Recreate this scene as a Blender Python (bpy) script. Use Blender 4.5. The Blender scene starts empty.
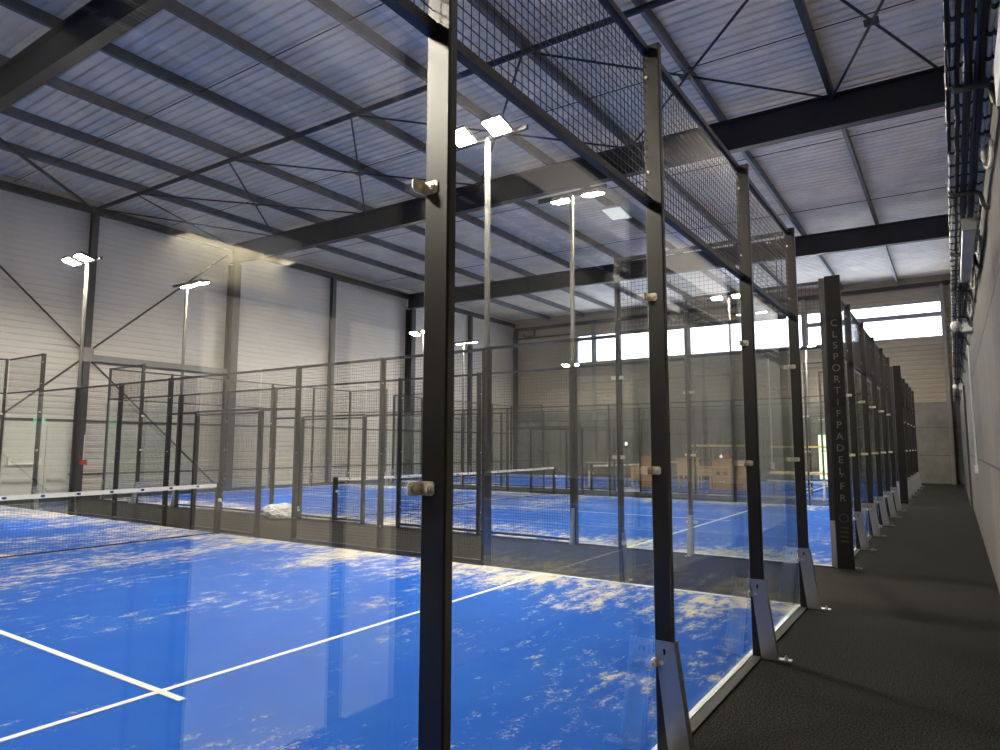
import bpy, math, random
from mathutils import Vector, Matrix, noise as mnoise
random.seed(7)
scene = bpy.context.scene
COL = scene.collection
PI = math.pi

# ------------------------------------------------------------------ materials
MATS = {}

def new_mat(name):
    m = bpy.data.materials.new(name)
    m.use_nodes = True
    nt = m.node_tree
    for n in list(nt.nodes):
        nt.nodes.remove(n)
    out = nt.nodes.new('ShaderNodeOutputMaterial')
    MATS[name] = m
    return m, nt, out

def N(nt, kind, **kw):
    n = nt.nodes.new(kind)
    for k, v in kw.items():
        if k in n.inputs:
            n.inputs[k].default_value = v
        else:
            setattr(n, k, v)
    return n

def L(nt, a, b):
    nt.links.new(a, b)

def math_node(nt, op, a, b=None, clamp=False):
    n = nt.nodes.new('ShaderNodeMath')
    n.operation = op
    n.use_clamp = clamp
    for i, v in enumerate((a, b)):
        if v is None:
            continue
        if isinstance(v, (int, float)):
            n.inputs[i].default_value = v
        else:
            nt.links.new(v, n.inputs[i])
    return n.outputs[0]

def smooth(nt, v, lo, hi, a=0.0, b=1.0):
    n = nt.nodes.new('ShaderNodeMapRange')
    n.interpolation_type = 'SMOOTHSTEP'
    n.inputs['From Min'].default_value = lo
    n.inputs['From Max'].default_value = hi
    n.inputs['To Min'].default_value = a
    n.inputs['To Max'].default_value = b
    nt.links.new(v, n.inputs['Value'])
    return n.outputs[0]

def mixc(nt, fac, a, b):
    n = nt.nodes.new('ShaderNodeMix')
    n.data_type = 'RGBA'
    if isinstance(fac, (int, float)):
        n.inputs[0].default_value = fac
    else:
        nt.links.new(fac, n.inputs[0])
    for i, v in ((6, a), (7, b)):
        if isinstance(v, tuple):
            n.inputs[i].default_value = (*v[:3], 1)
        else:
            nt.links.new(v, n.inputs[i])
    return n.outputs[2]

def noise(nt, vec, scale, detail=3, rough=.5):
    n = nt.nodes.new('ShaderNodeTexNoise')
    n.inputs['Scale'].default_value = scale
    n.inputs['Detail'].default_value = detail
    n.inputs['Roughness'].default_value = rough
    nt.links.new(vec, n.inputs['Vector'])
    return n.outputs['Fac']

def simple(name, col, rough=.5, metal=0.0, var=.08, vscale=6, bump=0.0, bscale=60, spec=.5, coat=0.0):
    m, nt, out = new_mat(name)
    b = N(nt, 'ShaderNodeBsdfPrincipled')
    b.inputs['Roughness'].default_value = rough
    b.inputs['Metallic'].default_value = metal
    b.inputs['Specular IOR Level'].default_value = spec
    if coat:
        b.inputs['Coat Weight'].default_value = coat
    tc = N(nt, 'ShaderNodeTexCoord')
    f = noise(nt, tc.outputs['Object'], vscale, 4)
    lo = tuple(max(0, c * (1 - var)) for c in col)
    hi = tuple(min(1, c * (1 + var)) for c in col)
    L(nt, mixc(nt, smooth(nt, f, .3, .7), lo, hi), b.inputs['Base Color'])
    if bump:
        f2 = noise(nt, tc.outputs['Object'], bscale, 3)
        bp = N(nt, 'ShaderNodeBump')
        bp.inputs['Strength'].default_value = bump
        bp.inputs['Distance'].default_value = .01
        L(nt, f2, bp.inputs['Height'])
        L(nt, bp.outputs[0], b.inputs['Normal'])
    L(nt, b.outputs[0], out.inputs[0])
    return m

def emitter(name, col, strength):
    m, nt, out = new_mat(name)
    e = N(nt, 'ShaderNodeEmission')
    e.inputs['Color'].default_value = (*col, 1)
    e.inputs['Strength'].default_value = strength
    L(nt, e.outputs[0], out.inputs[0])
    return m

def glass_mat(name, tint=(.97, .985, .98), scale=1.0, rough=0.0):
    m, nt, out = new_mat(name)
    lw = N(nt, 'ShaderNodeLayerWeight')
    lw.inputs['Blend'].default_value = .5
    p = math_node(nt, 'POWER', lw.outputs['Facing'], 5.0)
    f = math_node(nt, 'ADD', math_node(nt, 'MULTIPLY', p, .915), .085)
    f = math_node(nt, 'MULTIPLY', f, scale, True)
    t = N(nt, 'ShaderNodeBsdfTransparent')
    t.inputs['Color'].default_value = (*tint, 1)
    g = N(nt, 'ShaderNodeBsdfAnisotropic') if False else N(nt, 'ShaderNodeBsdfGlossy')
    g.inputs['Roughness'].default_value = rough
    g.inputs['Color'].default_value = (1, 1, 1, 1)
    mx = N(nt, 'ShaderNodeMixShader')
    L(nt, f, mx.inputs[0]); L(nt, t.outputs[0], mx.inputs[1]); L(nt, g.outputs[0], mx.inputs[2])
    L(nt, mx.outputs[0], out.inputs[0])
    return m

def turf_mat(name, sand_amt=1.0):
    m, nt, out = new_mat(name)
    tc = N(nt, 'ShaderNodeTexCoord')
    sep = N(nt, 'ShaderNodeSeparateXYZ')
    L(nt, tc.outputs['Object'], sep.inputs[0])
    x, y = sep.outputs[0], sep.outputs[1]
    # distance from long centre line and from the middle of each half
    ex = smooth(nt, math_node(nt, 'ABSOLUTE', math_node(nt, 'SUBTRACT', x, 5.0)), 2.6, 4.9)
    yc = math_node(nt, 'ABSOLUTE', math_node(nt, 'SUBTRACT', y, 10.0))      # 0 at net, 10 at ends
    en = smooth(nt, yc, 4.2, .8)
    ee = smooth(nt, yc, 8.6, 9.9)
    e = math_node(nt, 'MAXIMUM', ex, math_node(nt, 'MAXIMUM', math_node(nt, 'MULTIPLY', en, .55), math_node(nt, 'MULTIPLY', ee, .35)))
    mp = N(nt, 'ShaderNodeMapping')
    mp.inputs['Scale'].default_value = (.8, 1.5, 1)
    L(nt, tc.outputs['Object'], mp.inputs[0])
    big = noise(nt, mp.outputs[0], .6, 2)
    mid = noise(nt, mp.outputs[0], 4.6, 7, .68)
    fine = noise(nt, tc.outputs['Object'], 34, 5, .75)
    s = math_node(nt, 'ADD', math_node(nt, 'MULTIPLY', big, .5), math_node(nt, 'MULTIPLY', mid, .85))
    s = math_node(nt, 'ADD', s, math_node(nt, 'MULTIPLY', fine, .5))
    s = math_node(nt, 'ADD', s, math_node(nt, 'MULTIPLY', e, .19))
    mask = smooth(nt, s, 1.0, 1.20, 0, sand_amt)
    grain = noise(nt, tc.outputs['Object'], 210, 2, .6)
    blue = mixc(nt, smooth(nt, grain, .35, .65), (.003, .062, .35), (.008, .13, .63))
    dirt = noise(nt, tc.outputs['Object'], 1.3, 4)
    blue = mixc(nt, smooth(nt, dirt, .35, .75, 0, .28), blue, (.03, .16, .52))
    col = mixc(nt, mask, blue, (.62, .57, .44))
    b = N(nt, 'ShaderNodeBsdfPrincipled')
    b.inputs['Roughness'].default_value = .85
    b.inputs['Specular IOR Level'].default_value = .15
    L(nt, col, b.inputs['Base Color'])
    bp = N(nt, 'ShaderNodeBump')
    bp.inputs['Strength'].default_value = .5
    bp.inputs['Distance'].default_value = .008
    L(nt, grain, bp.inputs['Height'])
    L(nt, bp.outputs[0], b.inputs['Normal'])
    L(nt, b.outputs[0], out.inputs[0])
    return m

def carpet_mat():
    m, nt, out = new_mat('carpet')
    tc = N(nt, 'ShaderNodeTexCoord')
    g = noise(nt, tc.outputs['Object'], 85, 3, .8)
    c = mixc(nt, smooth(nt, g, .40, .66), (.004, .004, .004), (.060, .060, .055))
    big = noise(nt, tc.outputs['Object'], .9, 3)
    c2 = mixc(nt, smooth(nt, big, .3, .7, 0, .35), c, (.022, .021, .018))
    b = N(nt, 'ShaderNodeBsdfPrincipled')
    b.inputs['Roughness'].default_value = .95
    b.inputs['Specular IOR Level'].default_value = .1
    L(nt, c2, b.inputs['Base Color'])
    bp = N(nt, 'ShaderNodeBump')
    bp.inputs['Strength'].default_value = .8
    bp.inputs['Distance'].default_value = .006
    L(nt, g, bp.inputs['Height'])
    L(nt, bp.outputs[0], b.inputs['Normal'])
    L(nt, b.outputs[0], out.inputs[0])

def block_mat():
    m, nt, out = new_mat('concrete_block')
    tc = N(nt, 'ShaderNodeTexCoord')
    sep = N(nt, 'ShaderNodeSeparateXYZ'); L(nt, tc.outputs['Object'], sep.inputs[0])
    cmb = N(nt, 'ShaderNodeCombineXYZ')
    L(nt, sep.outputs[0], cmb.inputs[0]); L(nt, sep.outputs[2], cmb.inputs[1])
    br = N(nt, 'ShaderNodeTexBrick')
    br.offset = .5
    br.inputs['Scale'].default_value = 1.0
    br.inputs['Brick Width'].default_value = 1.15
    br.inputs['Row Height'].default_value = 1.42
    br.inputs['Mortar Size'].default_value = .016
    br.inputs['Mortar Smooth'].default_value = .3
    br.inputs['Color1'].default_value = (.125, .122, .110, 1)
    br.inputs['Color2'].default_value = (.105, .102, .093, 1)
    br.inputs['Mortar'].default_value = (.03, .03, .028, 1)
    L(nt, cmb.outputs[0], br.inputs['Vector'])
    f = noise(nt, tc.outputs['Object'], 5, 6, .65)
    c = mixc(nt, smooth(nt, f, .3, .8, 0, .4), br.outputs['Color'], (.085, .082, .076))
    b = N(nt, 'ShaderNodeBsdfPrincipled')
    b.inputs['Roughness'].default_value = .85
    L(nt, c, b.inputs['Base Color'])
    bp = N(nt, 'ShaderNodeBump'); bp.inputs['Strength'].default_value = .6; bp.inputs['Distance'].default_value = .01
    f2 = noise(nt, tc.outputs['Object'], 70, 4, .7)
    h = math_node(nt, 'SUBTRACT', math_node(nt, 'MULTIPLY', f2, .5), br.outputs['Fac'])
    L(nt, h, bp.inputs['Height']); L(nt, bp.outputs[0], b.inputs['Normal'])
    L(nt, b.outputs[0], out.inputs[0])

def panel_mat():
    # large precast concrete panels at the foot of the far wall
    m, nt, out = new_mat('precast')
    tc = N(nt, 'ShaderNodeTexCoord')
    sep = N(nt, 'ShaderNodeSeparateXYZ'); L(nt, tc.outputs['Object'], sep.inputs[0])
    fr = math_node(nt, 'FRACT', math_node(nt, 'MULTIPLY', sep.outputs[2], 1 / 1.25))
    ln = smooth(nt, math_node(nt, 'ABSOLUTE', math_node(nt, 'SUBTRACT', fr, .5)), .485, .497)
    f = noise(nt, tc.outputs['Object'], 1.2, 6, .6)
    c = mixc(nt, smooth(nt, f, .3, .7), (.13, .135, .12), (.20, .20, .18))
    c = mixc(nt, ln, c, (.08, .08, .08))
    b = N(nt, 'ShaderNodeBsdfPrincipled'); b.inputs['Roughness'].default_value = .8
    L(nt, c, b.inputs['Base Color']); L(nt, b.outputs[0], out.inputs[0])

def wood_mat(name, c1, c2, plank=.12, axis=2):
    m, nt, out = new_mat(name)
    tc = N(nt, 'ShaderNodeTexCoord')
    sep = N(nt, 'ShaderNodeSeparateXYZ'); L(nt, tc.outputs['Object'], sep.inputs[0])
    fr = math_node(nt, 'FRACT', math_node(nt, 'MULTIPLY', sep.outputs[axis], 1 / plank))
    ln = smooth(nt, math_node(nt, 'ABSOLUTE', math_node(nt, 'SUBTRACT', fr, .5)), .44, .49)
    mp = N(nt, 'ShaderNodeMapping'); mp.inputs['Scale'].default_value = (2, 2, 18)
    L(nt, tc.outputs['Object'], mp.inputs[0])
    f = noise(nt, mp.outputs[0], 4, 4)
    c = mixc(nt, smooth(nt, f, .3, .7), c1, c2)
    c = mixc(nt, ln, c, tuple(v * .25 for v in c1))
    b = N(nt, 'ShaderNodeBsdfPrincipled'); b.inputs['Roughness'].default_value = .6
    L(nt, c, b.inputs['Base Color']); L(nt, b.outputs[0], out.inputs[0])

simple('black_paint', (.010, .0095, .0095), .5, spec=.25, var=.15, vscale=9, bump=.04, bscale=25)
simple('black_post', (.009, .0075, .0065), .36, var=.18, vscale=7, bump=.05, bscale=14, spec=.65)
simple('rail_paint', (.016, .017, .024), .42)
simple('wire', (.022, .022, .025), .4)
simple('stainless', (.46, .455, .46), .33, metal=.9, var=.03, vscale=14)
simple('clip_steel', (.80, .72, .58), .38, metal=.55, var=.1, vscale=40)
simple('mast_steel', (.17, .165, .155), .45, metal=.3, var=.1)
simple('lamp_body', (.03, .03, .035), .5)
simple('line_paint', (.80, .78, .66), .8, var=.06, vscale=20)
simple('seal_white', (.92, .95, .92), .5, var=.1)
simple('base_black', (.008, .008, .009), .6)
simple('net_black', (.012, .013, .016), .7)
simple('tape_white', (.80, .79, .74), .7, var=.04)
simple('tape_mark', (.02, .05, .22), .6)
simple('beam_dark', (.013, .014, .019), .5, var=.12, vscale=2)
simple('purlin_zinc', (.13, .13, .135), .5, metal=.2, var=.15, vscale=3)
simple('rod_dark', (.02, .021, .026), .5)
simple('deck', (.86, .78, .67), .55, var=.10, vscale=1.3, bump=.15, bscale=3)
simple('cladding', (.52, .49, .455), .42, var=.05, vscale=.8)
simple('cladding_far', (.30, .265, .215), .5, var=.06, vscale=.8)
simple('column_grey', (.20, .195, .185), .5, var=.1, vscale=2)
simple('column_dark', (.022, .022, .025), .5, var=.1, vscale=2)
simple('door_grey', (.56, .56, .51), .45, var=.04)
simple('door_cream', (.94, .86, .70), .5, var=.03)
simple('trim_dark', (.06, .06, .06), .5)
simple('plastic_white', (.75, .75, .74), .45, var=.04)
simple('plastic_grey', (.42, .43, .40), .5)
simple('cable_black', (.012, .012, .014), .45)
simple('cable_white', (.80, .78, .68), .5, var=.15, vscale=30)
simple('cable_blue', (.03, .05, .10), .4)
simple('tray_zinc', (.20, .20, .19), .45, metal=.3)
simple('bracket_grey', (.10, .10, .095), .5)
simple('red_paint', (.45, .02, .02), .4)
simple('film', (.82, .83, .82), .25, var=.15, vscale=8, bump=.5, bscale=12)
simple('timber_yellow', (.90, .66, .24), .6, var=.15, vscale=8)
simple('lettering', (.09, .09, .09), .5)
simple('emblem', (.019, .019, .020), .5)
simple('window_frame', (.22, .21, .25), .5)
simple('bottle_green', (.02, .08, .04), .15)
simple('yellow_plastic', (.85, .75, .05), .4)
wood_mat('crate_wood', (.40, .22, .10), (.58, .34, .17), .11)
wood_mat('pale_wood', (.62, .40, .18), (.75, .52, .26), .16)
emitter('exit_green', (.05, .7, .35), 1.1)
emitter('lamp_glow', (1.0, .90, .74), 470.0)
emitter('panel_glow', (.92, .96, 1.0), .42)
emitter('bulb_glow', (1, .97, .9), 1.6)
emitter('added_lamp_glow', (1.0, .86, .62), 85.0)  # glow of the added lamp that washes the cream door
emitter('daylight_door', (.86, 1.0, .62), 1.5)
glass_mat('glass')
glass_mat('window_glass', (.95, .97, 1.0))
turf_mat('turf')
carpet_mat(); block_mat(); panel_mat()

# ------------------------------------------------------------------ mesh builder
class MB:
    def __init__(self):
        self.v = []; self.f = []; self.mi = []; self.cur = 0; self.smooth = False
    def add(self, vs, fs):
        o = len(self.v)
        self.v += [tuple(v) for v in vs]
        for f in fs:
            self.f.append(tuple(i + o for i in f)); self.mi.append(self.cur)
        return self
    def box(self, x0, x1, y0, y1, z0, z1):
        vs = [(x, y, z) for z in (z0, z1) for y in (y0, y1) for x in (x0, x1)]
        return self.add(vs, [(0, 2, 3, 1), (4, 5, 7, 6), (0, 1, 5, 4), (2, 6, 7, 3), (0, 4, 6, 2), (1, 3, 7, 5)])
    def hexa(self, a, b):
        """two matching loops joined and capped"""
        n = len(a)
        fs = [tuple(range(n - 1, -1, -1)), tuple(range(n, 2 * n))]
        fs += [(i, (i + 1) % n, n + (i + 1) % n, n + i) for i in range(n)]
        return self.add(list(a) + list(b), fs)
    def tube(self, p, q, r, n=8, r2=None, caps=True):
        p = Vector(p); q = Vector(q); d = (q - p).normalized()
        u = d.orthogonal().normalized(); w = d.cross(u)
        if abs(d.z) < .99:
            u = Vector((0, 0, 1)).cross(d).normalized(); w = d.cross(u)
        r2 = r if r2 is None else r2
        A = [p + (u * math.cos(2 * PI * (i + .5) / n) + w * math.sin(2 * PI * (i + .5) / n)) * r for i in range(n)]
        B = [q + (u * math.cos(2 * PI * (i + .5) / n) + w * math.sin(2 * PI * (i + .5) / n)) * r2 for i in range(n)]
        if caps:
            return self.hexa(A, B)
        return self.add(A + B, [(i, (i + 1) % n, n + (i + 1) % n, n + i) for i in range(n)])
    def path(self, pts, r, n=8):
        pts = [Vector(p) for p in pts]
        rings = []
        for i, p in enumerate(pts):
            d = (pts[min(i + 1, len(pts) - 1)] - pts[max(i - 1, 0)]).normalized()
            ref = Vector((0, 0, 1)) if abs(d.z) < .9 else Vector((1, 0, 0))
            u = ref.cross(d).normalized(); w = d.cross(u)
            rings.append([p + (u * math.cos(2 * PI * k / n) + w * math.sin(2 * PI * k / n)) * r for k in range(n)])
        vs = [v for rg in rings for v in rg]
        fs = []
        for i in range(len(rings) - 1):
            for k in range(n):
                fs.append((i * n + k, i * n + (k + 1) % n, (i + 1) * n + (k + 1) % n, (i + 1) * n + k))
        fs.append(tuple(range(n - 1, -1, -1))); m = (len(rings) - 1) * n
        fs.append(tuple(range(m, m + n)))
        return self.add(vs, fs)
    def lathe(self, prof, c=(0, 0, 0), n=16):
        vs = []; fs = []
        for (r, z) in prof:
            for k in range(n):
                a = 2 * PI * k / n
                vs.append((c[0] + r * math.cos(a), c[1] + r * math.sin(a), c[2] + z))
        for i in range(len(prof) - 1):
            for k in range(n):
                fs.append((i * n + k, i * n + (k + 1) % n, (i + 1) * n + (k + 1) % n, (i + 1) * n + k))
        fs.append(tuple(range(n - 1, -1, -1))); m = (len(prof) - 1) * n
        fs.append(tuple(range(m, m + n)))
        return self.add(vs, fs)
    def mesh(self, name, mats):
        me = bpy.data.meshes.new(name)
        me.from_pydata(self.v, [], self.f)
        for m in (mats if isinstance(mats, (list, tuple)) else [mats]):
            me.materials.append(MATS[m])
        if any(self.mi):
            me.polygons.foreach_set('material_index', self.mi)
        if self.smooth:
            me.polygons.foreach_set('use_smooth', [True] * len(me.polygons))
        me.update()
        return me

CACHE = {}
def cached(key, fn):
    if key not in CACHE:
        CACHE[key] = fn()
    return CACHE[key]

def put(name, me, parent=None, loc=(0, 0, 0), rot=(0, 0, 0)):
    o = bpy.data.objects.new(name, me)
    COL.objects.link(o)
    o.location = loc; o.rotation_euler = rot
    if parent is not None:
        o.parent = parent
    return o

def tag(o, label, cat, group=None, kind=None):
    o['label'] = label; o['category'] = cat
    if group: o['group'] = group
    if kind: o['kind'] = kind
    return o

def thing(name, label, cat, loc=(0, 0, 0), rz=0, group=None):
    o = bpy.data.objects.new(name, None)
    o.empty_display_size = .1
    COL.objects.link(o)
    o.location = loc; o.rotation_euler = (0, 0, rz)
    return tag(o, label, cat, group)

def struct(name, me, label=None, parent=None):
    o = put(name, me, parent)
    o['kind'] = 'structure'
    if label: o['label'] = label
    return o

ORD = ['first', 'second', 'third', 'fourth', 'fifth', 'sixth', 'seventh', 'eighth', 'ninth', 'tenth', 'eleventh', 'twelfth', 'thirteenth', 'fourteenth']

# ------------------------------------------------------------------ hall shell
X0, X1, Y0, Y1 = -13.2, 38.6, -1.73, 22.0
ZT = 9.62
def zr(y): return (y - 10) * .012
H4 = 3.97

struct('floor', MB().box(X0 - .3, X1 + .3, Y0 - .3, Y1 + .3, -.2, -.012).mesh('floor', 'carpet'),
       'dark charcoal speckled carpet floor of the hall and walkway')

def deck():
    m = MB(); p = .25; x = X0; vs = []; 
    prof = []
    while x < X1 + .2:
        prof += [(x, 0), (x + .165, 0), (x + .185, .045), (x + .23, .045)]
        x += p
    ya, yb = Y0 - .2, Y1 + .2
    vs = [(px, ya, ZT + zr(ya) + pz) for px, pz in prof] + [(px, yb, ZT + zr(yb) + pz) for px, pz in prof]
    n = len(prof)
    m.add(vs, [(i, n + i, n + i + 1, i + 1) for i in range(n - 1)])
    m.box(X0 - .3, X1 + .3, Y0 - .3, Y1 + .3, ZT + .32, ZT + .5)
    return m.mesh('ceiling', 'deck')
struct('ceiling', deck(), 'ribbed pale grey metal roof deck over the hall')

def ribbed(a0, a1, z0, z1, pitch, depth):
    """profile of a horizontally ribbed sheet, list of (offset, z)"""
    pr = []; z = z0
    while z < z1 - pitch * .99:
        pr += [(0, z), (0, z + pitch * .55), (depth, z + pitch * .66), (depth, z + pitch * .9)]
        z += pitch
    pr += [(0, z), (0, z1)]
    return pr

def wall_left():
    m = MB()
    pr = ribbed(0, 0, 0, 10, .20, .022)
    n = len(pr)
    m.add([(X0 - .3, Y1 + d, z) for d, z in pr] + [(X1 + .3, Y1 + d, z) for d, z in pr],
          [(i, i + 1, n + i + 1, n + i) for i in range(n - 1)])
    m.box(X0 - .3, X1 + .3, Y1 + .05, Y1 + .3, -.2, 10.3)
    return m.mesh('wall_left', 'cladding')
struct('wall_left', wall_left(), 'long off-white ribbed metal wall beyond the courts')

struct('wall_right', MB().box(X0 - .3, X1 + .3, Y0 - .3, Y0, -.2, 10.3).mesh('wall_right', 'concrete_block'),
       'grey concrete block wall along the walkway')
struct('wall_near', MB().box(X0 - .3, X0, Y0 - .3, Y1 + .3, -.2, 10.3).mesh('wall_near', 'cladding'))

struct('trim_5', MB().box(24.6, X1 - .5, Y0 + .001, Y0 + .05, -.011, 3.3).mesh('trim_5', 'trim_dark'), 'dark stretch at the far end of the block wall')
struct('trim_4', MB().box(X0, X1, Y0 + .001, Y0 + .03, 4.05, 9.45).mesh('trim_4', 'cladding'), 'light cladding on the block wall above the cable tray')
dm = MB().box(4.22, 4.28, Y0 + .001, Y0 + .05, 0, 2.46).box(5.82, 5.88, Y0 + .001, Y0 + .05, 0, 2.46).box(4.28, 5.82, Y0 + .001, Y0 + .05, 2.41, 2.46)
d3 = struct('door_3', dm.mesh('door_3', 'trim_dark'), 'cream double door in the block wall, mirrored in the nearest glass')
put('door_leaf', MB().box(4.285, 5.17, Y0 + .004, Y0 + .04, .01, 2.40).mesh('door_leaf', 'door_cream'), d3)
put('door_leaf', MB().box(5.31, 5.815, Y0 + .004, Y0 + .04, .01, 2.40).mesh('door_leaf', 'door_cream'), d3)
put('door_edge', MB().box(5.18, 5.30, Y0 + .004, Y0 + .02, .01, 2.40).mesh('door_edge', 'trim_dark'), d3)

wl = thing('added_lamp', 'added out-of-frame lamp brightening the cream double door on the block wall', 'added lamp', (4.44, Y0, 2.70))  # unseen lamp, added to strengthen the door's tan reflection in the near pane
put('housing', MB().box(-.34, .34, 0, .16, .03, .06).box(-.34, .34, .145, .16, -.06, .03).box(-.34, -.325, 0, .145, -.06, .03).box(.325, .34, 0, .145, -.06, .03).mesh('housing', 'plastic_white'), wl)
put('lens', MB().box(-.31, .31, .06, .13, .012, .029).mesh('lens', 'added_lamp_glow'), wl)

WZ0, WZ1 = 6.63, 8.3
WYA, WYB = -1.27, 17.35
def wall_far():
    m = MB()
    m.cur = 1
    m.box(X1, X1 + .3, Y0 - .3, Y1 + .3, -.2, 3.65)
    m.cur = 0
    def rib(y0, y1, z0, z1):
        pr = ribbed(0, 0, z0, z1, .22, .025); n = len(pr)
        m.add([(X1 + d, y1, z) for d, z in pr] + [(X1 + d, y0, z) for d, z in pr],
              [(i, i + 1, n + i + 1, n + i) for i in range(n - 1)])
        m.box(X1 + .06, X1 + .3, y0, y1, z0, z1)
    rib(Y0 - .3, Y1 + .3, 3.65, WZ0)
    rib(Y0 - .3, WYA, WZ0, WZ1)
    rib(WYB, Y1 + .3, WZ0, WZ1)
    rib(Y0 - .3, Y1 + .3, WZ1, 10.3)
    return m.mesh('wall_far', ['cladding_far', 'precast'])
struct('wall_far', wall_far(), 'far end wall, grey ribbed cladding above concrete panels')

win_edges = [(WYA, 4.42), (4.62, 10.40), (10.60, 16.12), (16.30, WYB)]
for i, (a, b) in enumerate(win_edges):
    m = MB(); t = .05
    m.box(X1 - .03, X1 + .12, a, a + t, WZ0, WZ1).box(X1 - .03, X1 + .12, b - t, b, WZ0, WZ1)
    m.box(X1 - .03, X1 + .12, a + t, b - t, WZ0, WZ0 + t).box(X1 - .03, X1 + .12, a + t, b - t, WZ1 - t, WZ1)
    if i == 0:
        m.box(X1 - .03, X1 + .12, a + t, b - t, 7.57, 7.79)
    w = struct('window_%d' % (i + 1), m.mesh('window', 'window_frame'),
               ['bright clerestory window beside the block wall, split by a crossbar', 'bright clerestory window, second from the block wall',
                'bright clerestory window, third from the block wall', 'short bright clerestory window farthest from the block wall'][i])
    put('pane', MB().box(X1 + .05, X1 + .06, a + t, b - t, WZ0 + t, WZ1 - t).mesh('pane', 'window_glass'), w)
    pl = bpy.data.lights.new('sky_portal', 'AREA')
    pl.shape = 'RECTANGLE'; pl.size = b - a; pl.size_y = WZ1 - WZ0
    pl.cycles.is_portal = True
    po = bpy.data.objects.new('sky_portal', pl); COL.objects.link(po)
    po.location = (X1 + .2, (a + b) / 2, (WZ0 + WZ1) / 2)
    po.rotation_euler = (PI / 2, 0, PI / 2)
# filler columns between windows belong to the wall columns below

# bright glass door in the far wall
dm = MB()
for (a, b) in ((3.30, 3.36), (4.14, 4.20), (3.72, 3.78)):
    dm.box(X1 - .04, X1 - .005, a, b, 0, 2.25)
dm.box(X1 - .04, X1 - .005, 3.30, 4.20, 2.2, 2.25)
d2 = struct('door_2', dm.mesh('door_2', 'trim_dark'), 'glazed door in the far wall with bright daylight outside')
put('pane', MB().box(X1 - .02, X1 - .01, 3.36, 3.72, .05, 2.2).mesh('pane', 'daylight_door'), d2)
put('pane', MB().box(X1 - .02, X1 - .01, 3.78, 4.14, .05, 2.2).mesh('pane', 'daylight_door'), d2)

# double door in the long left wall
dm = MB().box(10.62, 10.70, Y1 - .05, Y1 - .002, 0, 2.3).box(12.42, 12.5, Y1 - .05, Y1 - .002, 0, 2.3).box(10.62, 12.5, Y1 - .05, Y1 - .002, 2.26, 2.34)
d1 = struct('door_1', dm.mesh('door_1', 'door_grey'), 'pale grey double exit door in the left wall')
for (a, b, nm) in ((10.70, 11.84, 'leaf'), (11.86, 12.42, 'leaf')):
    lf = put('door_leaf', MB().box(a, b, Y1 - .045, Y1 - .006, .01, 2.25).mesh('door_leaf', 'door_grey'), d1)
    bar = MB().box(a + .06, b - .08, Y1 - .13, Y1 - .09, .52, .60)
    put('kick_bar', bar.mesh('kick_bar', 'plastic_grey'), lf)
bar = MB().tube((10.85, Y1 - .14, 1.06), (11.70, Y1 - .14, 1.06), .03, 10)
bar.box(10.84, 10.92, Y1 - .16, Y1 - .045, 1.02, 1.22).box(11.64, 11.72, Y1 - .16, Y1 - .045, 1.02, 1.22)
put('push_bar', bar.mesh('push_bar', 'plastic_white'), d1)

struct('trim_1', MB().box(X0, X1, Y1 - .045, Y1 - .001, 2.36, 2.44).box(12.55, X1, Y1 - .03, Y1 - .001, .66, .72).mesh('trim_1', 'trim_dark'),
       'dark rail lines along the left wall')
struct('trim_2', MB().box(X0, X1, Y1 - .2, Y1 - .001, 9.28, 9.5).mesh('trim_2', 'column_dark'), 'dark eaves beam along the top of the left wall')
struct('trim_3', MB().box(X1 - .16, X1 - .001, Y0, Y1 - .2, 8.98, 9.16).box(X1 - .1, X1 - .001, WYB + .1, Y1 - .2, 8.42, 8.52).mesh('trim_3', 'column_dark'),
       'dark steel rail along the top of the far wall')

# columns on the walls
def ibeam_z(cx, cy, w, d, z0, z1, along='y'):
    m = MB(); t = .025
    if along == 'y':
        m.box(cx - w / 2, cx + w / 2, cy - d / 2, cy - d / 2 + t, z0, z1).box(cx - w / 2, cx + w / 2, cy + d / 2 - t, cy + d / 2, z0, z1)
        m.box(cx - t / 2, cx + t / 2, cy - d / 2 + t, cy + d / 2 - t, z0, z1)
    else:
        m.box(cx - d / 2, cx - d / 2 + t, cy - w / 2, cy + w / 2, z0, z1).box(cx + d / 2 - t, cx + d / 2, cy - w / 2, cy + w / 2, z0, z1)
        m.box(cx - d / 2 + t, cx + d / 2 - t, cy - t / 2, cy + t / 2, z0, z1)
    return m
for (cx, lab) in ((18.0, 'wide dark steel column on the left wall carrying the nearer roof beam'),
                  (28.4, 'wide dark steel column on the left wall carrying the farther roof beam')):
    c = tag(put('wall_column', ibeam_z(cx, Y1 - .24, .30, .44, -.012, 8.72).mesh('wall_column', 'column_dark')), lab, 'column', 'main columns on the left wall')
    put('base_plate', MB().box(cx - .2, cx + .2, Y1 - .48, Y1 - .02, -.012, .02).mesh('base_plate', 'column_dark'), c)
for (cx, lab) in ((12.8, 'slim steel column on the left wall between exit door and wide column'),
                  (23.2, 'slim steel column on the left wall between the two wide columns'),
                  (33.8, 'slim steel column on the left wall near the far corner')):
    tag(put('wall_column', ibeam_z(cx, Y1 - .12, .20, .20, -.012, 9.3).mesh('wall_column', 'column_dark')), lab, 'column', 'slim columns on the left wall')
for (cy, lab) in ((16.21, 'steel column on the far wall left of the clerestory, near its end'), (10.50, 'steel column on the far wall between middle clerestory windows'),
                  (4.52, 'steel column on the far wall nearest the block wall')):
    tag(put('wall_column', ibeam_z(X1 - .08, cy, .19, .16, -.012, 8.98, 'x').mesh('wall_column', 'column_grey')), lab, 'column', 'columns on the far wall')
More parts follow.
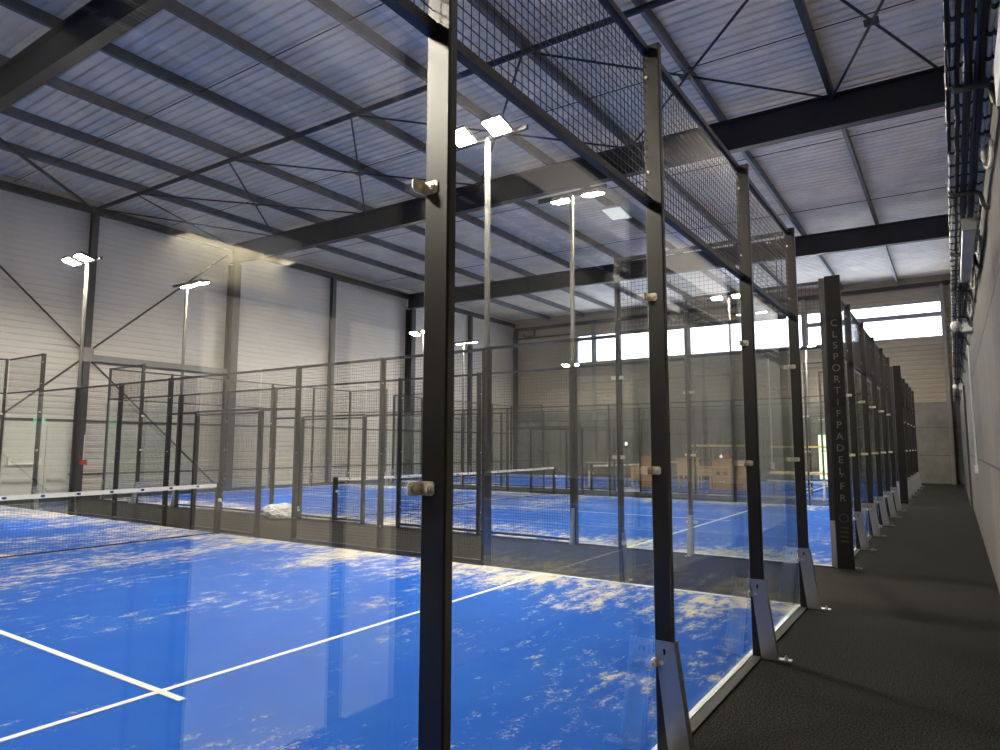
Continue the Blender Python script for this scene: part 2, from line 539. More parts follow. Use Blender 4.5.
tag(put('corner_column', ibeam_z(X1 - .16, Y0 + .42, .16, .28, -.012, 8.98, 'x').mesh('corner_column', 'column_grey')),
    'steel column in the far corner at the end of the walkway', 'column')
tag(put('corner_column', ibeam_z(X1 - .16, Y1 - .32, .2, .28, -.012, 8.98, 'x').mesh('corner_column', 'column_dark')),
    'dark steel column in the far corner of the left wall', 'column')

# ------------------------------------------------------------------ roof steel
def roof_beam(cx):
    m = MB(); w = .24; t = .03
    ya, yb = Y0 + .01, Y1 - .05
    def slab(xa, xb, za, zb):
        a = [(xa, ya, za + zr(ya)), (xb, ya, za + zr(ya)), (xb, ya, zb + zr(ya)), (xa, ya, zb + zr(ya))]
        b = [(x, yb, z - zr(ya) + zr(yb)) for x, y, z in a]
        m.hexa(a, b)
    slab(cx - w / 2, cx + w / 2, 8.62, 8.65)
    slab(cx - w / 2, cx + w / 2, 9.345, 9.375)
    slab(cx - .012, cx + .012, 8.65, 9.345)
    return m.mesh('roof_beam', 'beam_dark')
for (cx, lab) in ((7.6, 'deep dark roof beam in the top left corner, nearest of the roof beams'),
                  (18.0, 'deep dark roof beam crossing the picture centre, second of the three'),
                  (28.4, 'deep dark roof beam farthest away, nearest the clerestory windows')):
    tag(put('roof_beam', roof_beam(cx)), lab, 'beam', 'deep roof beams')

PY = [.4 + 2.36 * k for k in range(9)]
def purlin_mesh():
    m = MB(); t = .012; h = .235
    # C section along X, at y = 0, z from 0 to h
    for (a, b, c, d) in ((-.04, -.028, 0, h), (-.028, .04, 0, t), (-.028, .04, h - t, h), (.028, .04, t, .035)):
        m.box(X0, X1, a, b, c, d)
    return m.mesh('purlin', 'purlin_zinc')
for k, y in enumerate(PY):
    o = put('purlin', cached('purlin', purlin_mesh), None, (0, y, 9.38 + zr(y)))
    tag(o, 'grey steel purlin under the roof deck, %s from the block wall' % ORD[k], 'purlin', 'purlins under the roof deck')

# strut running along Y at mid bay and bracing rods
def roofpt(x, y, z=9.28): return (x, y, z + zr(y))
tag(put('roof_strut', MB().tube(roofpt(12.8, Y0 + .1), roofpt(12.8, Y1 - .1), .062, 10).mesh('roof_strut', 'rod_dark')),
    'dark tubular strut crossing under the purlins from wall to wall', 'strut')
CE = [Y0 + .12, .4, 5.12, 9.84, 14.56, 19.28, Y1 - .2]
rodnames = ['beside the block wall', 'over the walkway end of the nearest court', 'over the service line of the courts', 'over the middle of the hall',
            'two cells from the left wall', 'next to the left wall']
for k in range(len(CE) - 1):
    a, b = CE[k], CE[k + 1]
    for (p, q, s) in (((12.8, a), (17.95, b), 'leaning left'), ((12.8, b), (17.95, a), 'leaning right')):
        z = 9.27 if s == 'leaning left' else 9.31
        o = put('roof_brace', MB().tube(roofpt(*p, z), roofpt(*q, z), .026, 6).mesh('roof_brace', 'rod_dark'))
        tag(o, 'thin dark roof bracing rod %s, %s' % (s, rodnames[k]), 'brace', 'roof bracing rods')
        if s == 'leaning right':
            cx, cy = (12.8 + 17.95) / 2, (a + b) / 2
            put('cross_plate', MB().box(cx - .12, cx + .12, cy - .12, cy + .12, 9.285 + zr(cy), 9.295 + zr(cy)).mesh('cross_plate', 'rod_dark'), o)
tag(put('roof_brace', MB().tube(roofpt(12.8, Y1 - .2, 9.2), roofpt(7.7, 17.2, 9.2), .05, 8).mesh('roof_brace', 'rod_dark')),
    'thicker dark bracing tube at the top left, reaching the left wall', 'brace')
tag(put('roof_tie', MB().box(12.86, 17.98, .33, .43, 9.14, 9.24).mesh('roof_tie', 'rod_dark')),
    'dark square tie under the purlin nearest the block wall', 'tie')
for k, x in enumerate((10.45, 15.4, 20.6, 25.8, 31.0)):
    o = put('sag_rod', MB().tube((x, Y0 + .1, 9.47 + zr(Y0)), (x, Y1 - .1, 9.47 + zr(Y1)), .011, 5).mesh('sag_rod', 'rod_dark'))
    tag(o, 'very thin tie rod linking the purlins, %s from the near end' % ORD[k], 'rod', 'tie rods between the purlins')

# bracing of the left wall
for (p, q, lab) in (((12.8, 4.6), (17.7, 9.05), 'thin brace rising right from the slim left-wall column'),
                    ((12.8, 4.6), (7.9, 9.05), 'thin brace rising left from the slim left-wall column'),
                    ((12.8, 4.5), (7.9, .1), 'thin brace falling left across the exit door'),
                    ((12.8, 4.5), (17.7, .1), 'thin brace falling right behind the fence posts')):
    o = put('wall_brace', MB().tube((p[0], Y1 - .14, p[1]), (q[0], Y1 - .14, q[1]), .032, 6).mesh('wall_brace', 'rod_dark'))
    tag(o, lab, 'brace', 'diagonal braces on the left wall')
tag(put('wall_rail', MB().box(12.95, 17.85, Y1 - .26, Y1 - .08, 4.36, 4.56).mesh('wall_rail', 'column_grey')),
    'grey horizontal rail on the left wall between slim and wide column', 'rail')
tag(put('gusset_plate', MB().box(12.62, 12.98, Y1 - .25, Y1 - .23, 4.32, 4.78).mesh('gusset_plate', 'column_grey')),
    'square steel plate on slim column where the wall braces meet', 'plate')
t = thing('exit_sign', 'small green exit sign above the double door on the left wall', 'sign', (11.62, Y1 - .09, 2.28))
put('housing', MB().box(-.16, .16, 0, .07, .03, .17).mesh('housing', 'plastic_white'), t)
put('face', MB().box(-.15, .15, -.006, 0, .04, .16).mesh('face', 'exit_green'), t)
for nm, b in (('running_figure', (-.02, .02, .06, .14)), ('arrow', (-.12, -.05, .092, .108)), ('doorway', (.06, .12, .05, .15))):
    put(nm, MB().box(b[0], b[1], -.009, -.006, b[2], b[3]).mesh(nm, 'plastic_white'), t)
t = thing('alarm_box', 'small red box with white conduit on the slim left-wall column', 'alarm box', (12.86, Y1 - .26, 1.0))
put('box', MB().box(-.1, .1, -.06, .03, 0, .16).mesh('box', 'red_paint'), t)
put('conduit', MB().tube((0, 0, .16), (0, 0, .95), .015, 8).mesh('conduit', 'plastic_white'), t)
t = thing('wall_vent', 'small louvred vent box high in the far left corner', 'vent', (X1 - .1, 20.7, 8.55))
put('frame', MB().box(-.06, .1, -.4, .4, 0, .05).box(-.06, .1, -.4, .4, .4, .45).box(-.06, .1, -.4, -.35, .05, .4).box(-.06, .1, .35, .4, .05, .4).mesh('frame', 'column_dark'), t)
lv = MB()
for k in range(5): lv.box(-.03, .09, -.35, .35, .07 + k * .065, .09 + k * .065)
put('louvres', lv.mesh('louvres', 'column_grey'), t)
t = thing('ceiling_light', 'small white rectangular light panel hung from the roof near a mast lamp', 'ceiling light', (21.7, 7.15, 9.02), .1)
hs = MB().box(-.62, .62, -.34, -.30, 0, .08).box(-.62, .62, .30, .34, 0, .08).box(-.62, -.56, -.30, .30, 0, .08).box(.56, .62, -.30, .30, 0, .08).box(-.56, .56, -.3, .3, .05, .08)
put('housing', hs.mesh('housing', 'plastic_grey'), t)
put('diffuser', MB().box(-.56, .56, -.3, .3, .01, .03).mesh('diffuser', 'panel_glow'), t)
for xa in (-.4, .4):
    put('hanger', MB().tube((xa, 0, .08), (xa, .2, .4), .01, 6).mesh('hanger', 'rod_dark'), t)

# ------------------------------------------------------------------ padel court kit
PT = .0225      # half thickness of a fence post along the fence

def post_tube(h):
    m = MB(); r = .006
    # slightly rounded rectangular tube, outward is -y
    x, y0, y1 = PT, -.102, -.002
    lp = [(-x + r, y0), (x - r, y0), (x, y0 + r), (x, y1 - r), (x - r, y1), (-x + r, y1), (-x, y1 - r), (-x, y0 + r)]
    m.hexa([(a, b, -.012) for a, b in lp], [(a, b, h) for a, b in lp])
    return m.mesh('post_tube', 'black_post')

def post_cap(h):
    return MB().box(-PT - .003, PT + .003, -.105, .001, h, h + .006).mesh('cap', 'base_black')

def brace_mesh():
    m = MB(); zt = .585; x = PT + .003; t = .004
    o_t, i_t = -.108, -.004      # top, outward and inner edge
    o_b, i_b = -.188, -.070      # foot
    for s in (-1, 1):
        a = [(s * x, i_t, zt), (s * x, o_t, zt), (s * x, o_b, .0), (s * x, i_b, .0)]
        b = [(s * (x + t), p[1], p[2]) for p in a]
        m.hexa(a, b) if s > 0 else m.hexa(b, a)
    a = [(-x - t, o_t - t, zt), (x + t, o_t - t, zt), (x + t, o_b - t, 0), (-x - t, o_b - t, 0)]
    b = [(p[0], p[1] + t, p[2]) for p in a]
    m.hexa(a, b)
    m.box(-x - t, x + t, -.200, -.075, -.012, .002)
    return m.mesh('foot_brace', 'stainless')

def slot_mesh(s):
    x = PT + .007
    return MB().tube((s * x, -.058, .535), (s * (x + .001), -.058, .535), .008, 10).box(min(s * x, s * (x + .001)), max(s * x, s * (x + .001)), -.064, -.052, .515, .545).mesh('slot', 'base_black')

def anchor_mesh():
    m = MB().box(-.03, .03, -.285, -.198, -.012, .002)
    m.lathe([(.014, .002), (.014, .016), (.006, .017), (.006, .03)], (0, -.245, 0), 8)
    return m.mesh('anchor_tab', 'stainless')

def clip_mesh(s):
    """L shaped glass clip on the s side of a post; long leg on the glass, short leg on the post"""
    m = MB(); h = .022; r = .008
    def plate(pts, off):
        m.hexa([tuple(Vector(p)) for p in pts], [tuple(Vector(p) + Vector(off)) for p in pts])
    x0 = s * PT
    # leg on the glass (plane y = -.003)
    gx = s * (PT + .062)
    pl = [(x0, -.0015, -h), (gx - s * r, -.0015, -h), (gx, -.0015, -h + r), (gx, -.0015, h - r), (gx - s * r, -.0015, h), (x0, -.0015, h)]
    plate(pl, (0, -.005, 0))
    pl = [(x0, -.0065, -h), (x0, -.060 + r, -h), (x0, -.060, -h + r), (x0, -.060, h - r), (x0, -.060 + r, h), (x0, -.0065, h)]
    plate(pl, (s * .005, 0, 0))
    return m.mesh('glass_clip', 'clip_steel')

def bolt_mesh(s):
    m = MB(); m.smooth = False
    m.tube((s * (PT + .005), -.040, 0), (s * (PT + .014), -.040, 0), .012, 10)
    m.tube((s * (PT + .014), -.040, 0), (s * (PT + .019), -.040, 0), .007, 6)
    m.tube((s * (PT + .038), -.0065, 0), (s * (PT + .038), -.014, 0), .011, 10)
    return m.mesh('bolt', 'clip_steel')

def stud_mesh(s):
    return MB().tube((s * PT, -.025, 0), (s * (PT + .010), -.025, 0), .010, 8).mesh('stud', 'clip_steel')

def add_post_parts(t, h, brace, sides, clips=(.47, 1.49, 2.465), studs=()):
    for s in sides:
        for z in clips:
            c = put('glass_clip', cached(('clip', s), lambda: clip_mesh(s)), t, (0, 0, z))
            put('bolt', cached(('bolt', s), lambda: bolt_mesh(s)), c)
        for z in studs:
            put('mesh_stud', cached(('stud', s), lambda: stud_mesh(s)), t, (0, 0, z))
    if brace:
        b = put('foot_brace', cached('brace', brace_mesh), t)
        b['label'] = 'brushed stainless foot brace'
        for sx in (-1, 1):
            put('slot', cached(('slot', sx), lambda: slot_mesh(sx)), b)
        put('anchor_tab', cached('anchor', anchor_mesh), b)

def fence_post(label, loc, rz, h, brace=True, sides=(-1, 1), clips=(.47, 1.49, 2.465), studs=(), group=None):
    t = thing('fence_post', label, 'fence post', loc, rz, group)
    put('post_tube', cached(('tube', h), lambda: post_tube(h)), t)
    put('cap', cached(('cap', h), lambda: post_cap(h)), t)
    add_post_parts(t, h, brace, sides, clips, studs)
    return t

def pane_mesh(w, h):
    return MB().box(-w / 2 + .004, w / 2 - .004, 0, .012, .008, h - .03).mesh('pane', 'glass')
def seal_mesh(w):
    return MB().box(-w / 2 + .004, w / 2 - .004, -.004, .034, -.004, .007).mesh('bottom_seal', 'seal_white')
def kerb_mesh(w):
    return MB().box(-w / 2 + .03, w / 2 - .03, -.075, -.005, -.012, .001).mesh('base_channel', 'base_black')
def glass_panel(label, loc, rz, group, w=2.0, h=3.0):
    t = thing('glass_panel', label, 'glass panel', loc, rz, group)
    put('pane', cached(('pane', w, h), lambda: pane_mesh(w, h)), t)
    put('bottom_seal', cached(('seal', w), lambda: seal_mesh(w)), t)
    put('base_channel', cached(('kerb', w), lambda: kerb_mesh(w)), t)
    return t

def rail_mesh(w):
    return MB().box(-w / 2 + PT + .001, w / 2 - PT - .001, -.045, -.004, 0, .04).mesh('rail', 'rail_paint')
def wires_mesh(w, z0, z1, holes=()):
    m = MB(); r = .0024; p = .05
    x = -w / 2 + PT + .03
    while x < w / 2 - PT - .01:
        m.tube((x, -.022, z0), (x, -.022, z1), r, 4, caps=False); x += p
    z = z0 + p
    while z < z1 - .01:
        m.tube((-w / 2 + PT, -.0262, z), (w / 2 - PT, -.0262, z), r, 4, caps=False); z += p
    return m.mesh('wire_mesh', 'wire')
def mesh_panel(label, loc, rz, group, w=2.0, z0=3.0, z1=H4):
    t = thing('mesh_panel', label, 'mesh panel', loc, rz, group)
    put('bottom_rail', cached(('rail', w), lambda: rail_mesh(w)), t, (0, 0, z0 if z0 > .2 else .03))
    put('top_rail', cached(('rail', w), lambda: rail_mesh(w)), t, (0, 0, z1 - .042))
    a, b = (z0 + .04 if z0 > .2 else .07), z1 - .042
    put('wire_mesh', cached(('wires', w, round(a, 3), round(b, 3)), lambda: wires_mesh(w, a, b)), t)
    return t

# floodlight mast, local: outward is -y, court is +y, crossbar along x
def mast_pole():
    m = MB()
    m.box(-.05, .05, -.102, -.002, -.012, 3.0)
    return m.mesh('pole', 'black_post')
def mast_upper():
    m = MB().box(-.029, .029, -.081, -.023, 3.0, 6.06)
    return m.mesh('upper_pole', 'mast_steel')
def mast_bar():
    return MB().box(-.68, .68, -.08, -.02, 6.06, 6.12).mesh('crossbar', 'lamp_body')
HT = math.radians(15)
def head_mesh():
    m = MB()
    m.box(-.155, .155, 0, .03, .03, .07)
    m.box(-.17, .17, 0, .36, 0, .045)
    for k in range(8):
        m.box(-.15 + k * .04, -.138 + k * .04, .05, .33, .045, .075)
    m.box(-.02, .02, -.05, .0, .01, .05)
    return m.mesh('lamp_head', 'lamp_body')
def lens_mesh():
    # shallow bulging LED lens under the housing
    def lp(w, y0, y1, z): return [(-w, y0, z), (w, y0, z), (w, y1, z), (-w, y1, z)]
    m = MB(); m.hexa(lp(.12, .06, .30, -.03), lp(.15, .03, .33, -.002))
    return m.mesh('lens', 'lamp_glow')
def mast(label, loc, rz, group, sides=((-1, 'glass'),)):
    t = thing('light_mast', label, 'light mast', loc, rz, group)
    put('pole', cached('pole', mast_pole), t)
    u = put('upper_pole', cached('upole', mast_upper), t); u['label'] = 'bare grey upper length of the pole'
    put('crossbar', cached('xbar', mast_bar), t)
    for x in (-.31, .31):
        h = put('lamp_head', cached('head', head_mesh), t, (x, .0, 6.05), (HT, 0, 0))
        put('lens', cached('lens', lens_mesh), h)
    b = put('foot_brace', cached('brace', brace_mesh), t); b['label'] = 'brushed stainless foot brace'
    return t

def net_meshes(xa=0.12, xb=9.88):
    L_ = xb - xa
    def top(x): return .885 + .035 * abs((x - 5) / 5) ** 1.5
    n = MB(); r = .0016; p = .045
    x = xa
    while x < xb:
        n.tube((x, 0, .03), (x, 0, top(x) - .06), r, 3, caps=False); x += p
    z = .03
    while z < .84:
        k = (z - .03) / .81
        pts = [(xa + L_ * i / 12, .0025, .03 + k * (top(xa + L_ * i / 12) - .09)) for i in range(13)]
        for a, b in zip(pts[:-1], pts[1:]):
            n.tube(a, b, r, 3, caps=False)
        z += p
    tp = MB()
    for i in range(16):
        a = xa + L_ * i / 16; b = xa + L_ * (i + 1) / 16
        tp.hexa([(a, -.006, top(a) - .065), (a, .008, top(a) - .065), (a, .008, top(a)), (a, -.006, top(a))],
                [(b, -.006, top(b) - .065), (b, .008, top(b) - .065), (b, .008, top(b)), (b, -.006, top(b))])
    mk = MB().tube((0, -.0062, 0), (0, -.0085, 0), 1.0, 14)
    mk.v = [(x * .034, y, z * .020) for x, y, z in mk.v]
    lo = MB().box(xa, xb, -.004, .006, .012, .03)
    return n.mesh('net_mesh', 'net_black'), tp.mesh('top_tape', 'tape_white'), mk.mesh('tape_mark', 'tape_mark'), lo.mesh('bottom_cord', 'net_black'), top
NET = net_meshes()
def net(label, x0):
    t = thing('net', label, 'net', (x0, 10, 0), 0, 'court nets')
    put('net_mesh', NET[0], t); put('bottom_cord', NET[3], t)
    tp = put('top_tape', NET[1], t); tp['label'] = 'white band along the top of the net'
    for k in range(19):
        x = .5 + k * .5
        put('tape_mark', NET[2], tp, (x, 0, NET[4](x) - .032))
    return t
def netpost_mesh():
    m = MB().box(-.04, .04, -.04, .04, 0, .93)
    m.box(-.09, .09, -.07, .07, -.002, .012)
    return m.mesh('net_post', 'black_paint')
def winch_mesh():
    return MB().tube((0, -.04, .62), (0, -.075, .62), .03, 10).tube((0, -.065, .62), (.07, -.065, .55), .008, 6).mesh('winch', 'clip_steel')
def net_post(label, x, y):
    o = thing('net_post', label, 'net post', (x, y, 0), 0, 'net posts')
    put('post', cached('netpost', netpost_mesh), o); put('winch', cached('winch', winch_mesh), o)

def turf_mesh():
    return MB().box(0.0, 10.0, 0.0, 20.0, -.011, 0).mesh('court_turf', 'turf')
def line_box(x0, x1, y0, y1): return MB().box(x0, x1, y0, y1, .0, .004).mesh('white_line', 'line_paint')

def court_turf(label, x0):
    o = put('court_turf', cached('turf', turf_mesh), None, (x0, 0, 0))
    tag(o, label, 'court', 'blue padel courts')
    for y in (3.05, 16.95):
        put('service_line', cached(('sl', y), lambda: line_box(.02, 9.98, y - .025, y + .025)), o)
    put('centre_line', cached('c1', lambda: line_box(4.925, 4.975, 2.79, 3.022)), o)
    put('centre_line', cached('c2', lambda: line_box(4.925, 4.975, 3.078, 16.922)), o)
    put('centre_line', cached('c3', lambda: line_box(4.925, 4.975, 16.978, 17.2)), o)

def side_fence(cn, x, rz, side, far=True):
    """a long side: 4 m of glass, mesh with two gate gaps, 4 m of glass. rz turns outward -y"""
    g = 'posts of the %s fence, %s' % (side, cn)
    sgn = 1 if rz > 0 else -1          # +1: outward is +X
    def loc(y): return (x, y, 0)
    where = "%s's %s fence" % (cn, side.replace(' side', ''))
    def nm(what, pos): return '%s, %s, %s' % (what, pos, where)
    both = (-1, 1)
    fence_post(nm('tall black post', 'second from walkway corner'), loc(2), rz, H4, studs=(3.2, 3.75), group=g)
    fence_post(nm('tall black post', 'second from far corner'), loc(18), rz, H4, studs=(3.2, 3.75), group=g)
    for y, pos in ((6, 'just past the walkway-side mast'), (8, 'at the walkway-side gate gap'), (12, 'at the far gate gap'), (14, 'just before the far mast')):
        fence_post(nm('black mesh fence post', pos), loc(y), rz, 3.0, brace=False, clips=(), studs=(.4, 1.5, 2.6), group=g)
    for y, pos in ((9, 'walkway side of the net'), (11, 'far side of the net')):
        fence_post(nm('short black gate post', pos), loc(y), rz, 2.24, brace=False, clips=(), group=g)
    mast(nm('tall floodlight mast with two lamp heads', 'walkway end'), loc(4), rz, 'floodlight masts')
    mast(nm('tall floodlight mast with two lamp heads', 'far end'), loc(16), rz, 'floodlight masts')
    gg = 'glass panels of the %s fence, %s' % (side, cn)
    for y, pos in ((1, 'walkway corner'), (3, 'second from walkway'), (17, 'second from far corner'), (19, 'far corner')):
        glass_panel(nm('clear glass panel', pos), loc(y), rz, gg)
    gm = 'mesh panels of the %s fence, %s' % (side, cn)
    mesh_panel(nm('black wire mesh above the glass', 'walkway corner'), loc(1), rz, gm)
    mesh_panel(nm('black wire mesh above the glass', 'far corner'), loc(19), rz, gm)
    for y, pos in ((3, 'second glass panel from walkway'), (17, 'second glass panel from far corner')):
        t = thing('top_rail', nm('slim black rail', pos), 'rail', loc(y), rz, gm)
        put('rail', cached(('rail', 2.0), lambda: rail_mesh(2.0)), t, (0, 0, 2.97))
    for y, pos in ((5, 'beside the walkway-side mast'), (7, 'before the walkway-side gate gap'), (13, 'after the far gate gap'), (15, 'beside the far mast')):
        mesh_panel(nm('full height black wire mesh', pos), loc(y), rz, gm, 2.0, 0, 3.0)
    mesh_panel(nm('waist to top black wire mesh', 'beside the net'), loc(10), rz, gm, 2.0, 0, 2.24)
    mesh_panel(nm('black wire mesh above the net panel', 'middle'), loc(10), rz, gm, 2.0, 2.26, 3.0)
    for y, pos in ((8.5, 'over the walkway-side gate gap'), (11.5, 'over the far gate gap')):
        mesh_panel(nm('short black wire mesh', pos), loc(y), rz, gm, 1.0, 2.24, 3.0)

def end_fence(cn, x0, y, rz, end, posts, panes, post_labels=None, pane_labels=None, px=(0, 2, 4, 6, 8, 10)):
    g = 'posts of the %s wall, %s' % (end, cn); gg = 'glass panels of the %s wall, %s' % (end, cn); gm = 'mesh panels of the %s wall, %s' % (end, cn)
    for k in posts:
        lab = (post_labels or {}).get(k) or "tall black post, %s from left, %s's %s wall" % (ORD[k], cn, end)
        s = (-1, 1)
        xo = x0 + px[k]
        if k == 0: s = (1,) if rz == 0 else (-1,); xo += PT
        if k == 5: s = (-1,) if rz == 0 else (1,); xo -= PT
        fence_post(lab, (xo, y, 0), rz, H4, sides=s, studs=(3.2, 3.78), group=g)
    for k in panes:
        xo = x0 + (px[k] + px[k + 1]) / 2; w = round(px[k + 1] - px[k], 3)
        lab = (pane_labels or {}).get(k) or "clear glass panel, %s from left, %s's %s wall" % (ORD[k], cn, end)
        glass_panel(lab, (xo, y, 0), rz, gg, w)
        mesh_panel(lab.replace('clear glass panel', 'black wire mesh above the glass').replace('large clear pane', 'wire mesh above the pane'), (xo, y, 0), rz, gm, w)

CA, CB, CC = 0.0, 12.7, 25.4
for cn, x0, lab in (('nearest court', CA, 'nearest blue artificial turf court with white lines and sand patches'),
                    ('middle court', CB, 'middle blue artificial turf court, seen beyond the nearest court'),
                    ('farthest court', CC, 'farthest blue artificial turf court, with wooden stands on it')):
    court_turf(lab, x0)
net('white-banded black net of the nearest court, at left', CA)
net('white-banded black net of the middle court', CB)
net('white-banded black net of the farthest court', CC)
for cn, x0 in (('nearest', CA), ('middle', CB), ('farthest', CC)):
    if x0 > 0:
        net_post('black net post on the left side of the %s court' % cn, x0 + .08, 10)
    net_post('black net post on the right side of the %s court' % cn, x0 + 9.92, 10)

PL = {2: 'largest black post, nearest the camera, left of picture centre', 3: 'second-largest black post with stainless foot, right of the nearest post',
      4: 'third black post along the nearest glass wall, stainless foot at walkway', 5: 'black corner post ending the nearest glass wall along the walkway'}
GL = {1: 'large clear pane left of the nearest black post', 2: 'large clear pane between the two largest black posts',
      3: 'large clear pane between the second and third black posts', 4: 'large clear pane ending at the nearest court corner post'}
end_fence('nearest court', CA, 0, 0, 'walkway end', (2, 3, 4, 5), (1, 2, 3, 4), PL, GL, (0, 2, 4.015, 5.965, 8.01, 10))
end_fence('nearest court', CA, 20, PI, 'far end', (4, 5), (3, 4))
side_fence('nearest court', CA + 10, PI / 2, 'right side')
mast('floodlight mast on the left side of the nearest court, walkway end, out of frame', (CA, 4, 0), -PI / 2, 'floodlight masts')
mast('floodlight mast on the left side of the nearest court, far end, out of frame', (CA, 16, 0), -PI / 2, 'floodlight masts')

for cn, x0 in (('middle court', CB), ('farthest court', CC)):
    end_fence(cn, x0, 0, 0, 'walkway end', range(6), range(5))
    end_fence(cn, x0, 20, PI, 'far end', range(6), range(5))
    side_fence(cn, x0, -PI / 2, 'left side')
    side_fence(cn, x0 + 10, PI / 2, 'right side')

# corner boards with upright lettering
def text_mesh(ch, size):
    cu = bpy.data.curves.new('glyph', 'FONT')
    cu.body = ch; cu.size = size; cu.align_x = 'CENTER'; cu.align_y = 'CENTER'; cu.extrude = .001
    ob = bpy.data.objects.new('glyph', cu); COL.objects.link(ob)
    dg = bpy.context.evaluated_depsgraph_get()
    me = bpy.data.meshes.new_from_object(ob.evaluated_get(dg))
    bpy.data.objects.remove(ob); bpy.data.curves.remove(cu)
    me.materials.clear(); me.materials.append(MATS['lettering'])
    return me

def corner_board(label, x0, letters):
    t = thing('corner_board', label, 'corner board', (x0 - .03, 0, 0), 0, 'black boards on court corners')
    put('board', MB().box(-.035, .02, -.205, -.004, -.012, 4.02).mesh('board', 'black_paint'), t)
    put('edge_strip', MB().box(-.03, .02, .002, .07, -.012, 4.0).mesh('edge_strip', 'black_post'), t)
    f = put('foot_plate', MB().box(-.034, -.030, .004, .068, -.012, .62).mesh('foot_plate', 'stainless'), t)
    f['label'] = 'stainless plate at the foot'
    if letters:
        z = 3.34
        b = None
        for ch in 'CLSPORTIFPADEL.FR':
            if ch == '.':
                put('letter', text_mesh(ch, .13), t, (-.0362, -.105, z + .128), (PI / 2, 0, -PI / 2)); z -= .045
                continue
            put('letter', text_mesh(ch, .135), t, (-.0362, -.105, z), (PI / 2, 0, -PI / 2))
            z -= .158
        em = MB()
        for k in range(20):       # faint round emblem and small bars under it
            a, b_ = 2 * PI * k / 20, 2 * PI * (k + 1) / 20
            em.hexa([(-.0355, -.105 + r * math.cos(q), .66 + r * math.sin(q)) for r, q in ((.045, a), (.062, a), (.062, b_), (.045, b_))],
                    [(-.037, -.105 + r * math.cos(q), .66 + r * math.sin(q)) for r, q in ((.045, a), (.062, a), (.062, b_), (.045, b_))])
        for k in range(4):
            em.box(-.037, -.0355, -.155, -.055, .52 - k * .06, .545 - k * .06)
        put('emblem', em.mesh('emblem', 'emblem'), t)
corner_board('black corner board lettered downwards, at the middle court walkway corner', CB, True)
corner_board('plain black corner board at the farthest court walkway corner', CC, False)

# ------------------------------------------------------------------ cable tray along the block wall
TZ = 3.58
def tray():
    t = thing('cable_tray', 'wire basket cable tray high along the block wall', 'cable tray', (0, Y0, TZ))
    m = MB(); r = .004
    xa, xb = 3.0, 37.5
    for (y, z) in ((.03, 0), (.08, 0), (.13, 0), (.18, 0), (.225, 0), (.23, .05), (.03, .05)):
        m.tube((xa, y, z), (xb, y, z), r, 4)
    x = xa
    while x < xb:
        m.tube((x, .03, -.004), (x, .23, -.004), r, 4, caps=False)
        m.tube((x, .23, -.004), (x, .23, .055), r, 4, caps=False)
        x += .12 if x < 14 else .3
    put('basket', m.mesh('basket', 'tray_zinc'), t)
    for x in (5.2, 6.55, 8.35, 10.3, 12.2, 14.2, 16.4, 18.8, 21.5, 25, 29, 33):
        b = MB()
        b.path([(x, 0.004, -.20), (x, .03, -.20), (x, .045, -.17), (x, .06, -.075), (x, .10, -.06), (x, .215, -.06), (x, .238, -.04), (x, .240, .05)], .018, 6)
        put('bracket', b.mesh('bracket', 'bracket_grey'), t)
    put('side_channel', MB().box(2.0, 7.55, .232, .252, -.03, .05).mesh('side_channel', 'column_dark'), t)
tray()
cab = [(.045, 'cable_white', .010), (.068, 'cable_white', .011), (.095, 'cable_black', .014), (.118, 'cable_blue', .012), (.135, 'cable_white', .008), (.15, 'cable_black', .014),
       (.165, 'cable_blue', .011), (.183, 'cable_white', .008), (.2, 'cable_black', .012), (.222, 'cable_white', .010), (.243, 'cable_white', .009)]
cl = {'cable_white': 'pale cable with dark ties running in the wire tray on the block wall', 'cable_black': 'black cable running in the wire tray on the block wall',
      'cable_blue': 'dark blue cable running in the wire tray on the block wall'}
for k, (y, mt, r) in enumerate(cab):
    pts = []; x = 2.5
    while x < 37:
        pts.append((x, Y0 + y + random.uniform(-.006, .006), TZ - r - .006 - random.uniform(0, .008)))
        x += .24
    m = MB(); m.smooth = True; m.path(pts, r, 8)
    o = tag(put('cable', m.mesh('cable', mt)), cl[mt], 'cable', {'cable_white': 'pale cables in the tray', 'cable_black': 'black cables in the tray', 'cable_blue': 'dark blue cables in the tray'}[mt])
    if mt == 'cable_white':
        tm = MB()
        for (px, py, pz) in pts[::1]:
            if px > 22: break
            tm.tube((px - .018, py, pz), (px + .018, py, pz), r + .004, 8)
        put('cable_ties', tm.mesh('cable_ties', 'cable_black'), o)['kind'] = 'stuff'
# loops of cable hanging against the wall below the tray
for k, x in enumerate((7.35, 9.6, 11.2, 13.1)):
    m = MB(); m.smooth = True
    m.path([(x + .0 + .05 * math.cos(a), Y0 + .05 + .02 * math.cos(a), TZ - .13 + .11 * math.sin(a)) for a in [PI * i / 8 for i in range(-1, 18)]], .012, 6)
    tag(put('cable_loop', m.mesh('cable_loop', 'cable_white')), 'loop of pale cable on the block wall below the tray, %s from the camera' % ORD[k], 'cable loop', 'cable loops below the tray')
t = thing('strip_light', 'white strip light fixed under the cable tray', 'strip light', (0, 0, 0))
put('body', MB().box(9.0, 11.1, Y0 + .075, Y0 + .165, TZ - .17, TZ - .08).mesh('body', 'plastic_white'), t)
for xa in (8.97, 11.1):
    put('end_cap', MB().box(xa, xa + .03, Y0 + .07, Y0 + .17, TZ - .175, TZ - .075).mesh('end_cap', 'plastic_grey'), t)
for xa in (9.5, 10.6):
    put('hanger', MB().tube((xa, Y0 + .12, TZ - .08), (xa, Y0 + .12, TZ), .006, 6).mesh('hanger', 'tray_zinc'), t)

